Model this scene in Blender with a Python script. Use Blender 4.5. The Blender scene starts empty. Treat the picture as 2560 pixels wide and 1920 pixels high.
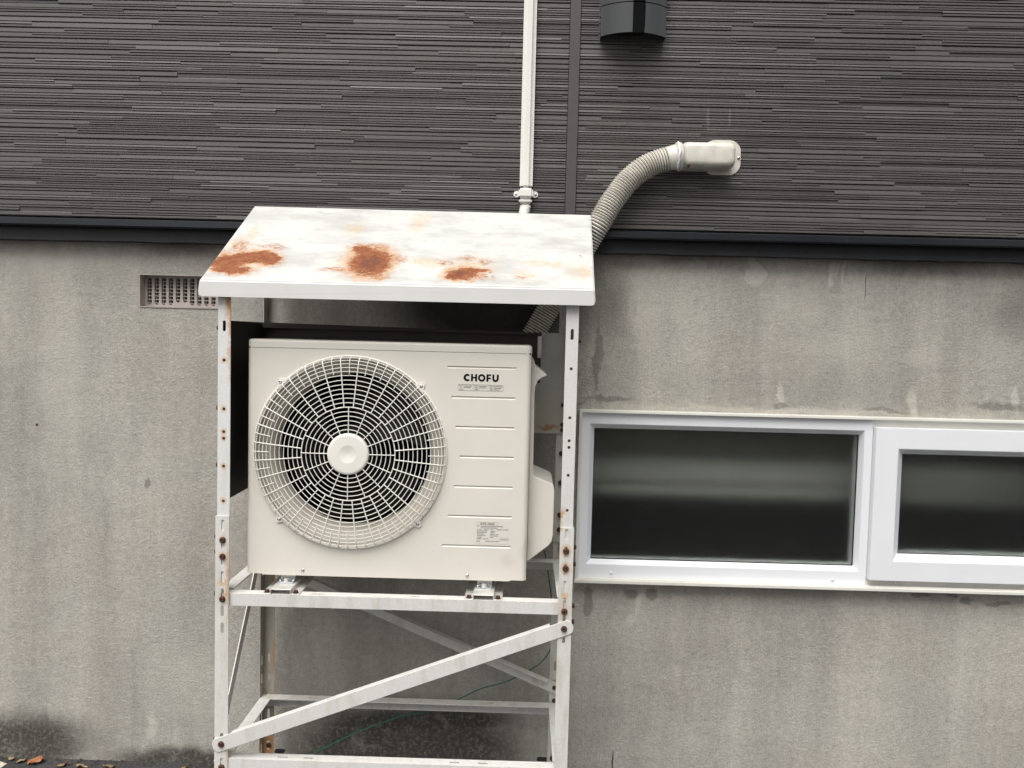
import bpy, bmesh, math, random
from mathutils import Vector, Matrix
random.seed(11)
S = bpy.context.scene
COL = S.collection
R = math.radians
PI = math.pi

# ------------------------------------------------------------------ camera
cam = bpy.data.cameras.new('camera'); cam_o = bpy.data.objects.new('camera', cam); COL.objects.link(cam_o)
cam.sensor_width = 36; cam.lens = 29.53; cam.clip_start = 0.05; cam.clip_end = 500
p, yw, rl = R(-3.219), R(-.709), R(1.415)
F = Vector((math.sin(yw)*math.cos(p), math.cos(yw)*math.cos(p), math.sin(p)))
r0 = Vector((math.cos(yw), -math.sin(yw), 0)); u0 = r0.cross(F)
RT = math.cos(rl)*r0+math.sin(rl)*u0; UP = -math.sin(rl)*r0+math.cos(rl)*u0
M = Matrix.Identity(4)
for i in range(3):
    M[i][0] = RT[i]; M[i][1] = UP[i]; M[i][2] = -F[i]
M.translation = Vector((0, -2.824, 1.505))
cam_o.matrix_world = M
S.camera = cam_o

# ------------------------------------------------------------------ sky, sun, exposure
SUN_EL, SUN_AZ = 60, 200          # degrees; azimuth measured from +Y towards +X
w = bpy.data.worlds.new('World'); S.world = w; w.use_nodes = True
nt = w.node_tree; nt.nodes.clear()
sky = nt.nodes.new('ShaderNodeTexSky'); sky.sky_type = 'NISHITA'; sky.sun_disc = False
sky.sun_elevation = R(SUN_EL); sky.sun_rotation = R(SUN_AZ); sky.dust_density = 4; sky.air_density = 1.2; sky.ozone_density = 1
hs = nt.nodes.new('ShaderNodeHueSaturation'); hs.inputs['Saturation'].default_value = .04
bg = nt.nodes.new('ShaderNodeBackground'); bg.inputs['Strength'].default_value = .1
wo = nt.nodes.new('ShaderNodeOutputWorld')
nt.links.new(sky.outputs[0], hs.inputs['Color']); nt.links.new(hs.outputs[0], bg.inputs['Color']); nt.links.new(bg.outputs[0], wo.inputs[0])
sl = bpy.data.lights.new('sun', 'SUN'); sl.energy = 1.5; sl.angle = R(45); sl.color = (1, .965, .915)
so = bpy.data.objects.new('sun', sl); COL.objects.link(so)
sd = Vector((math.sin(R(SUN_AZ))*math.cos(R(SUN_EL)), math.cos(R(SUN_AZ))*math.cos(R(SUN_EL)), math.sin(R(SUN_EL))))
so.rotation_euler = sd.to_track_quat('Z', 'Y').to_euler(); so.location = (-2, -5, 6)
S.view_settings.view_transform = 'Standard'; S.view_settings.look = 'None'
S.view_settings.exposure = 0.77; S.view_settings.gamma = 1
S.render.engine = 'CYCLES'
S.cycles.max_bounces = 8; S.cycles.use_denoising = True

# ------------------------------------------------------------------ node helpers
class NB:
    def __init__(s, name, rough=.5, metal=0, spec=.5):
        s.m = bpy.data.materials.new(name); s.m.use_nodes = True
        s.t = s.m.node_tree; s.b = s.t.nodes['Principled BSDF']
        s.b.inputs['Roughness'].default_value = rough; s.b.inputs['Metallic'].default_value = metal
        s.b.inputs['Specular IOR Level'].default_value = spec
        tc = s.t.nodes.new('ShaderNodeTexCoord'); s.P = tc.outputs['Object']
        g = s.t.nodes.new('ShaderNodeNewGeometry'); s.W = g.outputs['Position']
    def put(s, sock, v):
        if hasattr(v, 'is_linked'): s.t.links.new(v, sock)
        elif isinstance(v, (tuple, list)) and len(v) == 3 and sock.type == 'RGBA': sock.default_value = (*v, 1)
        else: sock.default_value = v
    def math(s, op, a, b=0.0, c=None, clamp=False):
        n = s.t.nodes.new('ShaderNodeMath'); n.operation = op; n.use_clamp = clamp
        s.put(n.inputs[0], a); s.put(n.inputs[1], b)
        if c is not None: s.put(n.inputs[2], c)
        return n.outputs[0]
    def vm(s, op, a, b=(0, 0, 0)):
        n = s.t.nodes.new('ShaderNodeVectorMath'); n.operation = op
        s.put(n.inputs[0], a)
        if op == 'SCALE': s.put(n.inputs['Scale'], b)
        else: s.put(n.inputs[1], b)
        return n.outputs['Value'] if op in ('LENGTH', 'DISTANCE', 'DOT_PRODUCT') else n.outputs['Vector']
    def noise(s, v, scale=1., detail=3, rough=.55, col=False):
        n = s.t.nodes.new('ShaderNodeTexNoise'); s.put(n.inputs['Vector'], v)
        n.inputs['Scale'].default_value = scale; n.inputs['Detail'].default_value = detail; n.inputs['Roughness'].default_value = rough
        return n.outputs['Color' if col else 'Fac']
    def rng(s, v, a, b, c=0., d=1., smooth=True):
        n = s.t.nodes.new('ShaderNodeMapRange'); n.interpolation_type = 'SMOOTHSTEP' if smooth else 'LINEAR'
        s.put(n.inputs[0], v)
        for i, q in enumerate((a, b, c, d)): n.inputs[i+1].default_value = q
        return n.outputs[0]
    def mix(s, f, a, b, mode='MIX'):
        n = s.t.nodes.new('ShaderNodeMix'); n.data_type = 'RGBA'; n.blend_type = mode
        s.put(n.inputs[0], f); s.put(n.inputs[6], a); s.put(n.inputs[7], b)
        return n.outputs[2]
    def warp(s, v, scale, amt, detail=3):
        c = s.noise(v, scale, detail, .6, True)
        return s.vm('ADD', v, s.vm('SCALE', s.vm('SUBTRACT', c, (.5, .5, .5)), amt))
    def spot(s, v, c, r, a=1., b=.3):
        d = s.vm('LENGTH', s.vm('MULTIPLY', s.vm('SUBTRACT', v, c), tuple(1/q for q in r)))
        return s.rng(d, a, b)
    def mx(s, L):
        o = L[0]
        for q in L[1:]: o = s.math('MAXIMUM', o, q)
        return o
    def scalecol(s, col, f):   # multiply colour by scalar
        return s.vm('SCALE', col, f)
    def color(s, c): s.put(s.b.inputs['Base Color'], c)
    def rough(s, r): s.put(s.b.inputs['Roughness'], r)
    def bump(s, h, strength=.5, dist=.002, normal=None):
        n = s.t.nodes.new('ShaderNodeBump'); n.inputs['Strength'].default_value = strength; n.inputs['Distance'].default_value = dist
        s.put(n.inputs['Height'], h)
        if normal is not None: s.put(n.inputs['Normal'], normal)
        s.t.links.new(n.outputs[0], s.b.inputs['Normal']); return n.outputs[0]

MAT = {}
def simple(name, col, rough=.5, metal=0, var=.12, vs=30, bump=0, bs=200, spec=.5):
    n = NB(name, rough, metal, spec)
    v = n.noise(n.W, vs, 4)
    n.color(n.scalecol(col, n.rng(v, .25, .75, 1-var, 1+var)))
    if bump: n.bump(n.noise(n.W, bs, 2), bump, .001)
    MAT[name] = n.m; return n.m

def mat_concrete():
    n = NB('concrete', .9, 0, .25); P = n.P
    wp = n.warp(n.warp(P, 5, .10), 38, .022)
    big = n.rng(n.noise(wp, 1.25, 6, .62), .33, .66)
    base = n.mix(big, (.375, .353, .315), (.485, .455, .402))
    # cooler, greyer render in the lower zone
    st = n.noise(n.vm('MULTIPLY', wp, (7.5, 1, .55)), 1., 4, .6)
    st2 = n.noise(n.vm('MULTIPLY', wp, (24, 1, 1.6)), 1., 3, .6)
    base = n.scalecol(base, n.rng(st, .3, .7, .89, 1.09))
    base = n.scalecol(base, n.rng(st2, .3, .7, .975, 1.025))
    tint = n.rng(n.noise(wp, 2.3, 2), .4, .62)
    base = n.mix(n.math('MULTIPLY', tint, .5), base, n.vm('MULTIPLY', base, (.97, 1.0, 1.02)))
    grain = n.noise(P, 210, 3, .7); mid = n.noise(P, 55, 4, .65)
    base = n.scalecol(base, n.rng(grain, .3, .7, .80, 1.18, False))
    base = n.scalecol(base, n.rng(mid, .3, .7, .86, 1.13, False))
    pits = n.rng(n.noise(P, 120, 1), .69, .74)
    base = n.scalecol(base, n.rng(pits, 0, 1, 1, .62))
    # efflorescence and pale run marks
    pale = [n.spot(wp, (.761, 0, 1.735), (.038, 1, .048), 1, .75), n.spot(wp, (.75, 0, 1.782), (.014, 1, .03), 1, .6),
            n.spot(wp, (1.027, 0, 1.75), (.014, 1, .05), 1, .5), n.spot(wp, (1.063, 0, 1.752), (.009, 1, .045), 1, .5), n.spot(wp, (1.045, 0, 1.765), (.007, 1, .04), 1, .5),
            n.spot(wp, (.857, 0, 1.325), (.018, 1, .055), 1, .4), n.spot(wp, (1.3, 0, 1.32), (.018, 1, .06), 1, .4), n.spot(wp, (1.65, 0, 1.335), (.016, 1, .05), 1, .4),
            n.spot(wp, (.42, 0, .60), (.017, 1, .06), 1, .5), n.spot(wp, (.395, 0, .54), (.02, 1, .03), 1, .4), n.spot(wp, (-1.26, 0, .125), (.03, 1, .055), 1, .3)]
    soft = [n.spot(wp, (.416, 0, 1.62), (.065, 1, .28), 1, .0), n.spot(wp, (.52, 0, 1.62), (.05, 1, .16), 1, 0), n.spot(wp, (1.05, 0, 1.50), (.30, 1, .16), 1, 0), n.spot(wp, (.93, 0, 1.62), (.14, 1, .13), 1, 0), n.spot(wp, (-1.56, 0, 1.35), (.16, 1, .55), 1, 0),
            n.spot(wp, (-1.62, 0, 1.72), (.5, 1, .11), 1, 0), n.spot(wp, (1.32, 0, 1.48), (.13, 1, .05), 1, .1), n.spot(wp, (-1.1, 0, .3), (.25, 1, .2), 1, 0), n.spot(wp, (.9, 0, 1.28), (.8, 1, .018), 1, .2)]
    base = n.mix(n.math('MULTIPLY', n.mx(soft), .45), base, (.55, .52, .46))
    base = n.mix(n.math('MULTIPLY', n.math('MULTIPLY', n.mx(pale), n.rng(n.noise(P, 60, 4, .7), .3, .6, .45, 1)), .75), base, (.60, .57, .51))
    # mould and damp stains, plus painted shade under the flashing and roof
    mn = n.rng(n.noise(wp, 9, 5, .7), .14, .48)
    mould = [n.spot(wp, (-.36, 0, .05), (.50, 1, .24), 1, .55), n.spot(wp, (-.22, 0, .185), (.30, 1, .085), 1, .4), n.spot(wp, (-1.72, 0, .06), (.38, 1, .15), 1, .3),
             n.spot(wp, (-1.15, 0, .01), (.36, 1, .065), 1, .3), n.spot(wp, (-2.6, 0, .03), (.7, 1, .16), 1, .3), n.spot(wp, (1.6, 0, .0), (1.2, 1, .06), 1, .2)]
    base = n.mix(n.math('MULTIPLY', n.mx(mould), n.math('MULTIPLY', n.math('MULTIPLY', mn, n.rng(n.noise(P, 75, 5, .75), .28, .55, .55, 1)), .95)), base, (.055, .05, .042))
    wet_shade = [n.spot(wp, (.246, 0, .60), (.02, 1, .065), 1, .6), n.spot(wp, (.378, 0, .632), (.036, 1, .03), 1, .6), n.spot(wp, (.455, 0, .648), (.028, 1, .035), 1, .6),
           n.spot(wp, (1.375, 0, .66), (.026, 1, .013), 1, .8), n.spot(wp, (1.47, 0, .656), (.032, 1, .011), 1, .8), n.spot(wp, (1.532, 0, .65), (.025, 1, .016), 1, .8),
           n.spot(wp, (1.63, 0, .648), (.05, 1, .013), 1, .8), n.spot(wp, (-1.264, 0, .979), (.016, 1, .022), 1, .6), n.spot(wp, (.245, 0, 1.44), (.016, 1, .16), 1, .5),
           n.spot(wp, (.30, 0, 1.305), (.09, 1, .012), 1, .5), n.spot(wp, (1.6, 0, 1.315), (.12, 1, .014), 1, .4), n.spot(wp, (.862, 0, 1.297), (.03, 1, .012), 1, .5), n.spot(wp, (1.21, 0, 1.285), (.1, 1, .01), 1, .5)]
    wet_shade += [n.spot(wp, (.55, 0, 1.79), (.20, 1, .05), 1, .1), n.spot(wp, (1.3, 0, 1.785), (.30, 1, .06), 1, .1), n.spot(wp, (-1.15, 0, 1.785), (.22, 1, .035), 1, .1), n.spot(wp, (.30, 0, 1.60), (.09, 1, .18), 1, 0), n.spot(wp, (1.62, 0, 1.62), (.16, 1, .14), 1, .0)]  # spots along the flashing mix damp with painted-in shade below it
    base = n.mix(n.math('MULTIPLY', n.mx(wet_shade), .55), base, (.13, .122, .105))
    soot_shade = n.spot(wp, (-.12, 0, 1.62), (.46, 1, .26), 1, .4)  # shade under the roof painted into the concrete, with some smoke stain
    base = n.mix(n.math('MULTIPLY', soot_shade, .92), base, (.012, .011, .010))
    nail = n.spot(P, (-1.648, 0, 1.166), (.006, 1, .006), 1, .6)
    base = n.mix(nail, base, (.09, .035, .02))
    crack = n.math('MULTIPLY', n.spot(n.warp(P, 30, .012), (1.133, 0, 1.70), (.0022, 1, .05), 1, .6), .8)
    crack2 = n.spot(n.warp(P, 30, .012), (.344, 0, .045), (.003, 1, .06), 1, .6)
    base = n.mix(n.mx([crack, crack2]), base, (.05, .047, .04))
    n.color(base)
    brush = n.noise(n.vm('MULTIPLY', P, (190, 1, 9)), 1., 2)
    h = n.math('ADD', n.math('MULTIPLY', n.noise(P, 130, 5, .75), 1.0), n.math('MULTIPLY', brush, .22))
    h = n.math('ADD', h, n.math('MULTIPLY', n.noise(P, 11, 3), 1.2))
    n.bump(h, .85, .0055)
    MAT['concrete'] = n.m
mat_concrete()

def mat_siding():
    n = NB('siding', .4, 0, .6); W = n.W
    v = n.noise(n.vm('MULTIPLY', W, (1.3, 0, 75)), 1., 1)
    c = n.scalecol((.099, .0905, .088), n.rng(v, .3, .7, .94, 1.07))
    g = n.noise(n.vm('MULTIPLY', W, (60, 1, 600)), 1., 2)
    c = n.scalecol(c, n.rng(g, .3, .7, .9, 1.1))
    big = n.noise(W, 1.5, 3)
    c = n.mix(n.rng(big, .4, .7, 0, .35), c, n.vm('MULTIPLY', c, (1.08, 1.03, .95)))
    drip = n.mx([n.spot(n.warp(W, 20, .01), (.584, -.03, 2.235), (.006, 1, .045), 1, .4), n.spot(n.warp(W, 20, .01), (.655, -.03, 2.235), (.005, 1, .045), 1, .4)])
    c = n.mix(n.math('MULTIPLY', drip, .35), c, (.3, .29, .28))
    n.color(c); n.rough(n.rng(n.noise(W, 8, 3), .3, .7, .34, .46))
    n.bump(n.noise(n.vm('MULTIPLY', W, (40, 1, 500)), 1., 2), .25, .0008)
    MAT['siding'] = n.m
mat_siding()

def mat_roof():
    n = NB('weathered_white_paint', .42, 0, .5); P = n.P
    sx = n.vm('MULTIPLY', P, (1, 1, 0))
    zsep = n.t.nodes.new('ShaderNodeSeparateXYZ'); n.t.links.new(P, zsep.inputs[0]); top = n.rng(zsep.outputs[2], 1.6385, 1.646)
    clean = n.scalecol((.66, .65, .625), n.rng(n.noise(n.vm('MULTIPLY', P, (6, 1, 1)), 1., 3), .3, .7, .97, 1.03))
    wp = n.warp(n.warp(n.warp(sx, 8, .07), 38, .045, 5), 150, .016, 3)
    base = n.mix(n.rng(n.noise(n.vm('MULTIPLY', sx, (3, 8, 1)), 1.6, 5, .62), .42, .66, 0, .85), (.60, .595, .57), (.45, .448, .425))
    gr = n.rng(n.noise(n.vm('MULTIPLY', sx, (16, 40, 1)), 1., 4, .7), .52, .72, 0, .4)
    base = n.mix(gr, base, (.34, .335, .30))
    dk = n.mx([n.spot(n.warp(sx, 30, .03), (-.435, -.44, 0), (.05, .055, 1), 1, .2), n.spot(n.warp(sx, 30, .03), (-.176, -.484, 0), (.03, .02, 1), 1, .2)])
    C = [(-.842, -.452, .045, .036), (-.785, -.428, .062, .024), (-.732, -.432, .036, .028), (-.815, -.492, .056, .016), (-.441, -.435, .062, .066), (-.475, -.375, .03, .016), (-.176, -.484, .044, .030), (-.135, -.468, .032, .010)]
    C2 = [(-.836, -.375, .026, .030), (-.735, -.368, .05, .016), (-.46, -.352, .055, .016), (-.534, -.472, .040, .018), (-.40, -.507, .035, .011), (-.166, -.402, .034, .018), (-.106, -.423, .026, .016), (-.233, -.423, .022, .015), (-.013, -.494, .020, .011), (.16, -.38, .007, .005), (-.70, -.45, .03, .02), (-.36, -.42, .03, .03), (-.12, -.50, .04, .014), (-.86, -.42, .02, .03)]
    core = n.mx([n.spot(wp, (a, b, 0), (c*1.5, d*1.55, 1), 1., .40) for a, b, c, d in C])
    core = n.rng(n.math('MULTIPLY', core, n.rng(n.noise(n.vm('MULTIPLY', sx, (90, 150, 1)), 1., 5, .75), .3, .62, .6, 1.2)), .34, .86)
    Hh = [(-.79, -.43, .13, .095), (-.84, -.36, .05, .07), (-.45, -.435, .135, .11), (-.52, -.25, .05, .05), (-.16, -.45, .12, .085), (-.28, -.43, .09, .04), (.0, -.485, .06, .035), (.06, -.424, .12, .022), (.15, -.46, .05, .055), (-.332, -.2, .05, .09), (-.82, -.3, .03, .08)]
    halo = n.mx([n.spot(wp, (a, b, 0), (c, d, 1), 1., .1) for a, b, c, d in Hh])
    sp = n.rng(n.noise(n.vm('MULTIPLY', sx, (60, 110, 1)), 1., 4, .75), .45, .68)
    hal = n.math('MULTIPLY', halo, n.math('ADD', n.math('MULTIPLY', sp, .7), .2))
    base = n.mix(hal, base, (.60, .38, .16))
    spk = n.math('MULTIPLY', halo, n.rng(n.noise(n.vm('MULTIPLY', sx, (110, 190, 1)), 1., 3, .7), .66, .72))
    base = n.mix(n.math('MULTIPLY', spk, .75), base, (.42, .17, .06))
    edge = n.mx([n.spot(wp, (a, b, 0), (c*1.7, d*1.9, 1), 1., .5) for a, b, c, d in C])
    base = n.mix(n.math('MULTIPLY', edge, n.rng(n.noise(n.vm('MULTIPLY', sx, (70, 120, 1)), 1., 4, .7), .36, .6, .25, .95)), base, (.50, .215, .05))
    br = n.rng(n.noise(n.vm('MULTIPLY', sx, (75, 130, 1)), 1., 5, .75), .40, .58)
    sat = n.math('MULTIPLY', n.mx([n.spot(wp, (a, b, 0), (c*1.35, d*1.4, 1), 1., .25) for a, b, c, d in C2]), br)
    base = n.mix(n.math('MULTIPLY', sat, .9), base, (.34, .13, .04))
    rc = n.mix(n.rng(n.noise(sx, 45, 5, .7), .3, .7), (.17, .046, .018), (.30, .105, .034))
    rc = n.mix(n.math('MULTIPLY', dk, .7), rc, (.125, .040, .026))
    base = n.mix(core, base, rc)
    base = n.mix(top, clean, base)
    n.color(base)
    n.rough(n.rng(core, 0, 1, .42, .85))
    n.bump(n.math('ADD', n.math('MULTIPLY', core, .5), n.noise(sx, 60, 3)), .15, .002)
    MAT['roof'] = n.m
mat_roof()

def mat_post(name, rust, edge=None, base=(.68, .67, .64), dirty=.6):
    """white galvanised-and-painted steel angle with rust rings at given points"""
    n = NB(name, .45, 0, .45); P = n.W
    wp = n.warp(P, 70, .007)
    c = n.mix(n.rng(n.noise(n.vm('MULTIPLY', P, (30, 30, 7)), 1., 4, .6), .45, .72, 0, dirty), base, (base[0]*.80, base[1]*.77, base[2]*.70))
    c = n.scalecol(c, n.rng(n.noise(P, 160, 3), .3, .7, .96, 1.03))
    if rust:
        ring = n.mx([n.spot(wp, (x, y, z), (r, r, r*1.25), 1, .45) for x, y, z, r in rust])
        c = n.mix(n.math('MULTIPLY', ring, .6), c, (.60, .37, .14))
    if edge:
        for (x, y, z, a, b, d), f in edge:
            m = n.math('MULTIPLY', n.spot(n.warp(P, 45, .03), (x, y, z), (a, b, d), 1, .2), n.rng(n.noise(n.vm('MULTIPLY', P, (120, 60, 40)), 1., 4, .7), .30, .52))
            c = n.mix(n.math('MULTIPLY', m, f), c, (.50, .25, .075))
    n.color(c); n.bump(n.noise(P, 90, 3), .1, .001)
    MAT[name] = n.m; return n.m

def mat_unit():
    n = NB('cream_enamel', .38, 0, .5); W = n.W
    c = n.scalecol((.735, .70, .625), n.rng(n.noise(W, 6, 4), .3, .7, .97, 1.02))
    sm = n.mx([n.spot(n.warp(W, 25, .03), (-.03, -.469, .87), (.03, 1, .03), 1, .2), n.spot(n.warp(W, 25, .03), (.02, -.4, .9), (.02, 1, .05), 1, .2)])
    c = n.mix(n.math('MULTIPLY', sm, .22), c, (.42, .38, .31))
    n.color(c); n.bump(n.noise(W, 700, 2), .05, .0004); MAT['unit'] = n.m
mat_unit()
simple('guard', (.80, .775, .71), .4, 0, .03, 8)
simple('bell', (.47, .44, .375), .5, 0, .05, 8)
simple('fan_black', (.005, .005, .005), .6, 0, .2, 20, 0, 200, .2)
simple('void', (.003, .003, .003), .95, 0, .2, 20, 0, 200, .1)
simple('ink', (.006, .0055, .005), .7, 0, .05, 30, 0, 200, .1)
simple('ink_soft', (.13, .12, .105), .6, 0, .1)
simple('decal', (.70, .67, .61), .45, 0, .02)
simple('upvc', (.80, .81, .835), .30, 0, .02, 6)
simple('upvc_warm', (.74, .725, .67), .38, 0, .05, 10)
simple('gasket', (.015, .017, .018), .6)
simple('flashing', (.012, .0135, .018), .38, 0, .25, 5, .1, 60)
simple('flashing_low', (.012, .013, .016), .55, 0, .3, 12, .2, 80)
simple('trim_brown', (.070, .066, .065), .5, 0, .06, 20, .2, 300)
simple('hood_black', (.006, .0065, .008), .05, 0, .1, 4, .03, 12, 1.0)
simple('conduit', (.78, .77, .715), .35, 0, .02, 6)
simple('duct_beige', (.66, .63, .56), .42, 0, .15, 20)
simple('duct_dirt', (.12, .10, .07), .8)
simple('sealant', (.74, .75, .78), .5)
simple('brown_sheet', (.030, .021, .014), .5, 0, .3, 9, .1, 40)
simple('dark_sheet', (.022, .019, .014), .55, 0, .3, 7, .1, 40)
simple('rust_bolt', (.075, .035, .027), .72, 0, .4, 220, .6, 500, .3)
simple('screw_white', (.72, .71, .68), .35)
simple('steel', (.62, .62, .61), .28, 1, .1, 60)
simple('zinc', (.78, .83, .88), .25, .9, .15, 70, .15, 60)
simple('galv', (.62, .60, .56), .42, .3, .2, 30, .1, 60)
simple('grille_pink', (.42, .375, .345), .65, 0, .08, 30, .15, 150)
simple('wire_green', (.015, .14, .09), .45)
simple('rubber', (.015, .015, .017), .7)
simple('cream_block', (.62, .58, .47), .6, 0, .15, 20, .3, 80)
simple('room_dark', (.085, .088, .085), .9)
simple('room_mid', (.42, .40, .35), .9)
simple('room_pale', (.60, .61, .56), .8)
simple('leaf_orange', (.30, .12, .05), .7, 0, .35, 60, .4, 90)
simple('leaf_tan', (.27, .19, .10), .7, 0, .35, 60, .4, 90)
simple('soil', (.05, .043, .034), .95, 0, .5, 60, .8, 120)

def mat_ground():
    n = NB('asphalt', .85, 0, .3); W = n.W
    c = n.scalecol((.052, .051, .053), n.rng(n.noise(W, 120, 4, .7), .3, .7, .6, 1.5))
    c = n.scalecol(c, n.rng(n.noise(W, 3, 4), .3, .7, .8, 1.25))
    n.color(c); n.bump(n.noise(W, 140, 4, .7), .7, .006); MAT['ground'] = n.m
mat_ground()

def mat_rustsheet():
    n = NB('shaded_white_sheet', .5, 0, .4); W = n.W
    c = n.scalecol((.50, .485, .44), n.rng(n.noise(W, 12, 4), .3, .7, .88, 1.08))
    m = n.spot(n.warp(W, 30, .035), (.085, -.095, 1.212), (.05, 1, .013), 1, .1)
    m2 = n.spot(n.warp(W, 20, .05), (.08, -.095, 1.24), (.12, 1, .11), 1, .0)
    c = n.mix(n.math('MULTIPLY', m2, .3), c, (.36, .29, .17)); c = n.mix(n.math('MULTIPLY', m, .9), c, (.33, .16, .045))
    n.color(c); MAT['back_sheet'] = n.m
mat_rustsheet()

def mat_glass():
    n = NB('frosted_glass', .5, 0, .5)
    n.color((.80, .82, .79)); n.b.inputs['Transmission Weight'].default_value = 1; n.b.inputs['IOR'].default_value = 1.25
    h = n.math('ADD', n.noise(n.W, 260, 2), n.math('MULTIPLY', n.noise(n.W, 30, 2), .4))
    n.bump(h, .12, .0008); MAT['glass'] = n.m
mat_glass()

# ------------------------------------------------------------------ mesh helpers
class B:
    def __init__(s): s.v = []; s.f = []
    def add(s, vs, fs):
        o = len(s.v); s.v += [tuple(q) for q in vs]; s.f += [tuple(i+o for i in f) for f in fs]; return s
    def hexa(s, q):   # 8 points: bottom 4 ccw, top 4 ccw
        return s.add(q, [(3, 2, 1, 0), (4, 5, 6, 7), (0, 1, 5, 4), (1, 2, 6, 5), (2, 3, 7, 6), (3, 0, 4, 7)])
    def box(s, x0, x1, y0, y1, z0, z1):
        return s.hexa([(x0, y0, z0), (x1, y0, z0), (x1, y1, z0), (x0, y1, z0), (x0, y0, z1), (x1, y0, z1), (x1, y1, z1), (x0, y1, z1)])
    def prism(s, pts, y0, y1):     # outline in xz
        n = len(pts)
        vs = [(x, y0, z) for x, z in pts]+[(x, y1, z) for x, z in pts]
        return s.add(vs, [tuple(range(n)), tuple(range(2*n-1, n-1, -1))]+[(i, (i+1) % n, n+(i+1) % n, n+i)[::-1] for i in range(n)])
    def layers(s, outs, cap0=True, cap1=True):   # list of loops of 3d points
        n = len(outs[0]); o = len(s.v)
        for L in outs: s.v += [tuple(q) for q in L]
        for k in range(len(outs)-1):
            for i in range(n):
                j = (i+1) % n
                s.f.append((o+k*n+i, o+k*n+j, o+(k+1)*n+j, o+(k+1)*n+i))
        if cap0: s.f.append(tuple(o+i for i in range(n))[::-1])
        if cap1: s.f.append(tuple(o+(len(outs)-1)*n+i for i in range(n)))
        return s
    def tube(s, path, rad, n=10, caps=True):
        path = [Vector(q) for q in path]; L = []
        up = None
        for i, q in enumerate(path):
            t = (path[min(i+1, len(path)-1)]-path[max(i-1, 0)]).normalized()
            if up is None:
                up = Vector((0, 1, 0)) if abs(t.y) < .9 else Vector((1, 0, 0))
            a = (up-t*up.dot(t)).normalized(); b = t.cross(a); up = a
            r = rad[i] if isinstance(rad, (list, tuple)) else rad
            L.append([q+a*(r*math.cos(2*PI*k/n))+b*(r*math.sin(2*PI*k/n)) for k in range(n)])
        return s.layers(L, caps, caps)
    def lathe_y(s, c, prof, n=32):  # prof: (r, y) list about y axis through c=(x,z)
        return s.layers([[(c[0]+r*math.cos(2*PI*k/n), y, c[1]+r*math.sin(2*PI*k/n)) for k in range(n)] for r, y in prof], True, True)
    def torus_y(s, c, y, Rr, r, n=96, m=6):
        o = len(s.v)
        for i in range(n):
            a = 2*PI*i/n
            for k in range(m):
                b = 2*PI*k/m; q = Rr+r*math.cos(b)
                s.v.append((c[0]+q*math.cos(a), y+r*math.sin(b), c[1]+q*math.sin(a)))
        for i in range(n):
            for k in range(m):
                s.f.append((o+i*m+k, o+i*m+(k+1) % m, o+((i+1) % n)*m+(k+1) % m, o+((i+1) % n)*m+k))
        return s
    def mesh(s, name='m', bev=0, seg=2, smooth=False, angle=35):
        me = bpy.data.meshes.new(name); bm = bmesh.new()
        vs = [bm.verts.new(q) for q in s.v]
        for f in s.f:
            try: bm.faces.new([vs[i] for i in f])
            except ValueError: pass
        bmesh.ops.recalc_face_normals(bm, faces=bm.faces)
        if bev:
            ed = [e for e in bm.edges if len(e.link_faces) == 2 and e.calc_face_angle(0) > R(30)]
            bmesh.ops.bevel(bm, geom=ed, offset=bev, segments=seg, affect='EDGES', clamp_overlap=True)
        if smooth:
            for f in bm.faces: f.smooth = True
            for e in bm.edges:
                if len(e.link_faces) == 2 and e.calc_face_angle(0) > R(angle): e.smooth = False
        bm.to_mesh(me); bm.free(); return me

def link(name, me, mat, parent=None, loc=None, rot=None, scale=None):
    o = bpy.data.objects.new(name, me); COL.objects.link(o)
    if mat is not None and not me.materials: me.materials.append(MAT[mat] if isinstance(mat, str) else mat)
    if parent is not None:
        o.parent = parent
        if parent.type == 'EMPTY': o.matrix_parent_inverse = Matrix.Translation(-parent.location)
    if loc is not None: o.location = loc
    if rot is not None: o.rotation_euler = rot
    if scale is not None: o.scale = scale
    return o
def obj(name, b, mat, parent=None, **k): return link(name, b.mesh(name, **k), mat, parent)
def tag(o, label, cat, group=None):
    o['label'] = label; o['category'] = cat
    if group: o['group'] = group
    return o
def thing(name, loc, label, cat, group=None):
    o = bpy.data.objects.new(name, None); COL.objects.link(o); o.location = loc; o.empty_display_size = .1
    return tag(o, label, cat, group)
def struct(o): o['kind'] = 'structure'; return o

def plate(outline, holes, depth, name='plate'):
    """flat sheet with real holes; 2-D outline -> mesh in local x,y, thickness +-depth/2 on z"""
    cu = bpy.data.curves.new(name, 'CURVE'); cu.dimensions = '2D'; cu.fill_mode = 'BOTH'; cu.extrude = depth/2
    for L in [outline]+holes:
        sp = cu.splines.new('POLY'); sp.points.add(len(L)-1); sp.use_cyclic_u = True
        for q, (x, y) in zip(sp.points, L): q.co = (x, y, 0, 1)
    t = bpy.data.objects.new('tmp', cu); COL.objects.link(t)
    me = bpy.data.meshes.new_from_object(t); COL.objects.unlink(t); bpy.data.objects.remove(t); bpy.data.curves.remove(cu)
    me.materials.clear()
    return me
def remap(me, fn):
    bm = bmesh.new(); bm.from_mesh(me)
    bmesh.ops.remove_doubles(bm, verts=bm.verts, dist=1e-6)
    for v in bm.verts: v.co = Vector(fn(*v.co))
    bmesh.ops.recalc_face_normals(bm, faces=bm.faces)
    for f in bm.faces: f.smooth = False
    bm.to_mesh(me); bm.free(); return me
def plate_xz(outline, holes, y0, y1): return remap(plate(outline, holes, y1-y0), lambda a, b, c: (a, (y0+y1)/2+c, b))
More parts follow.
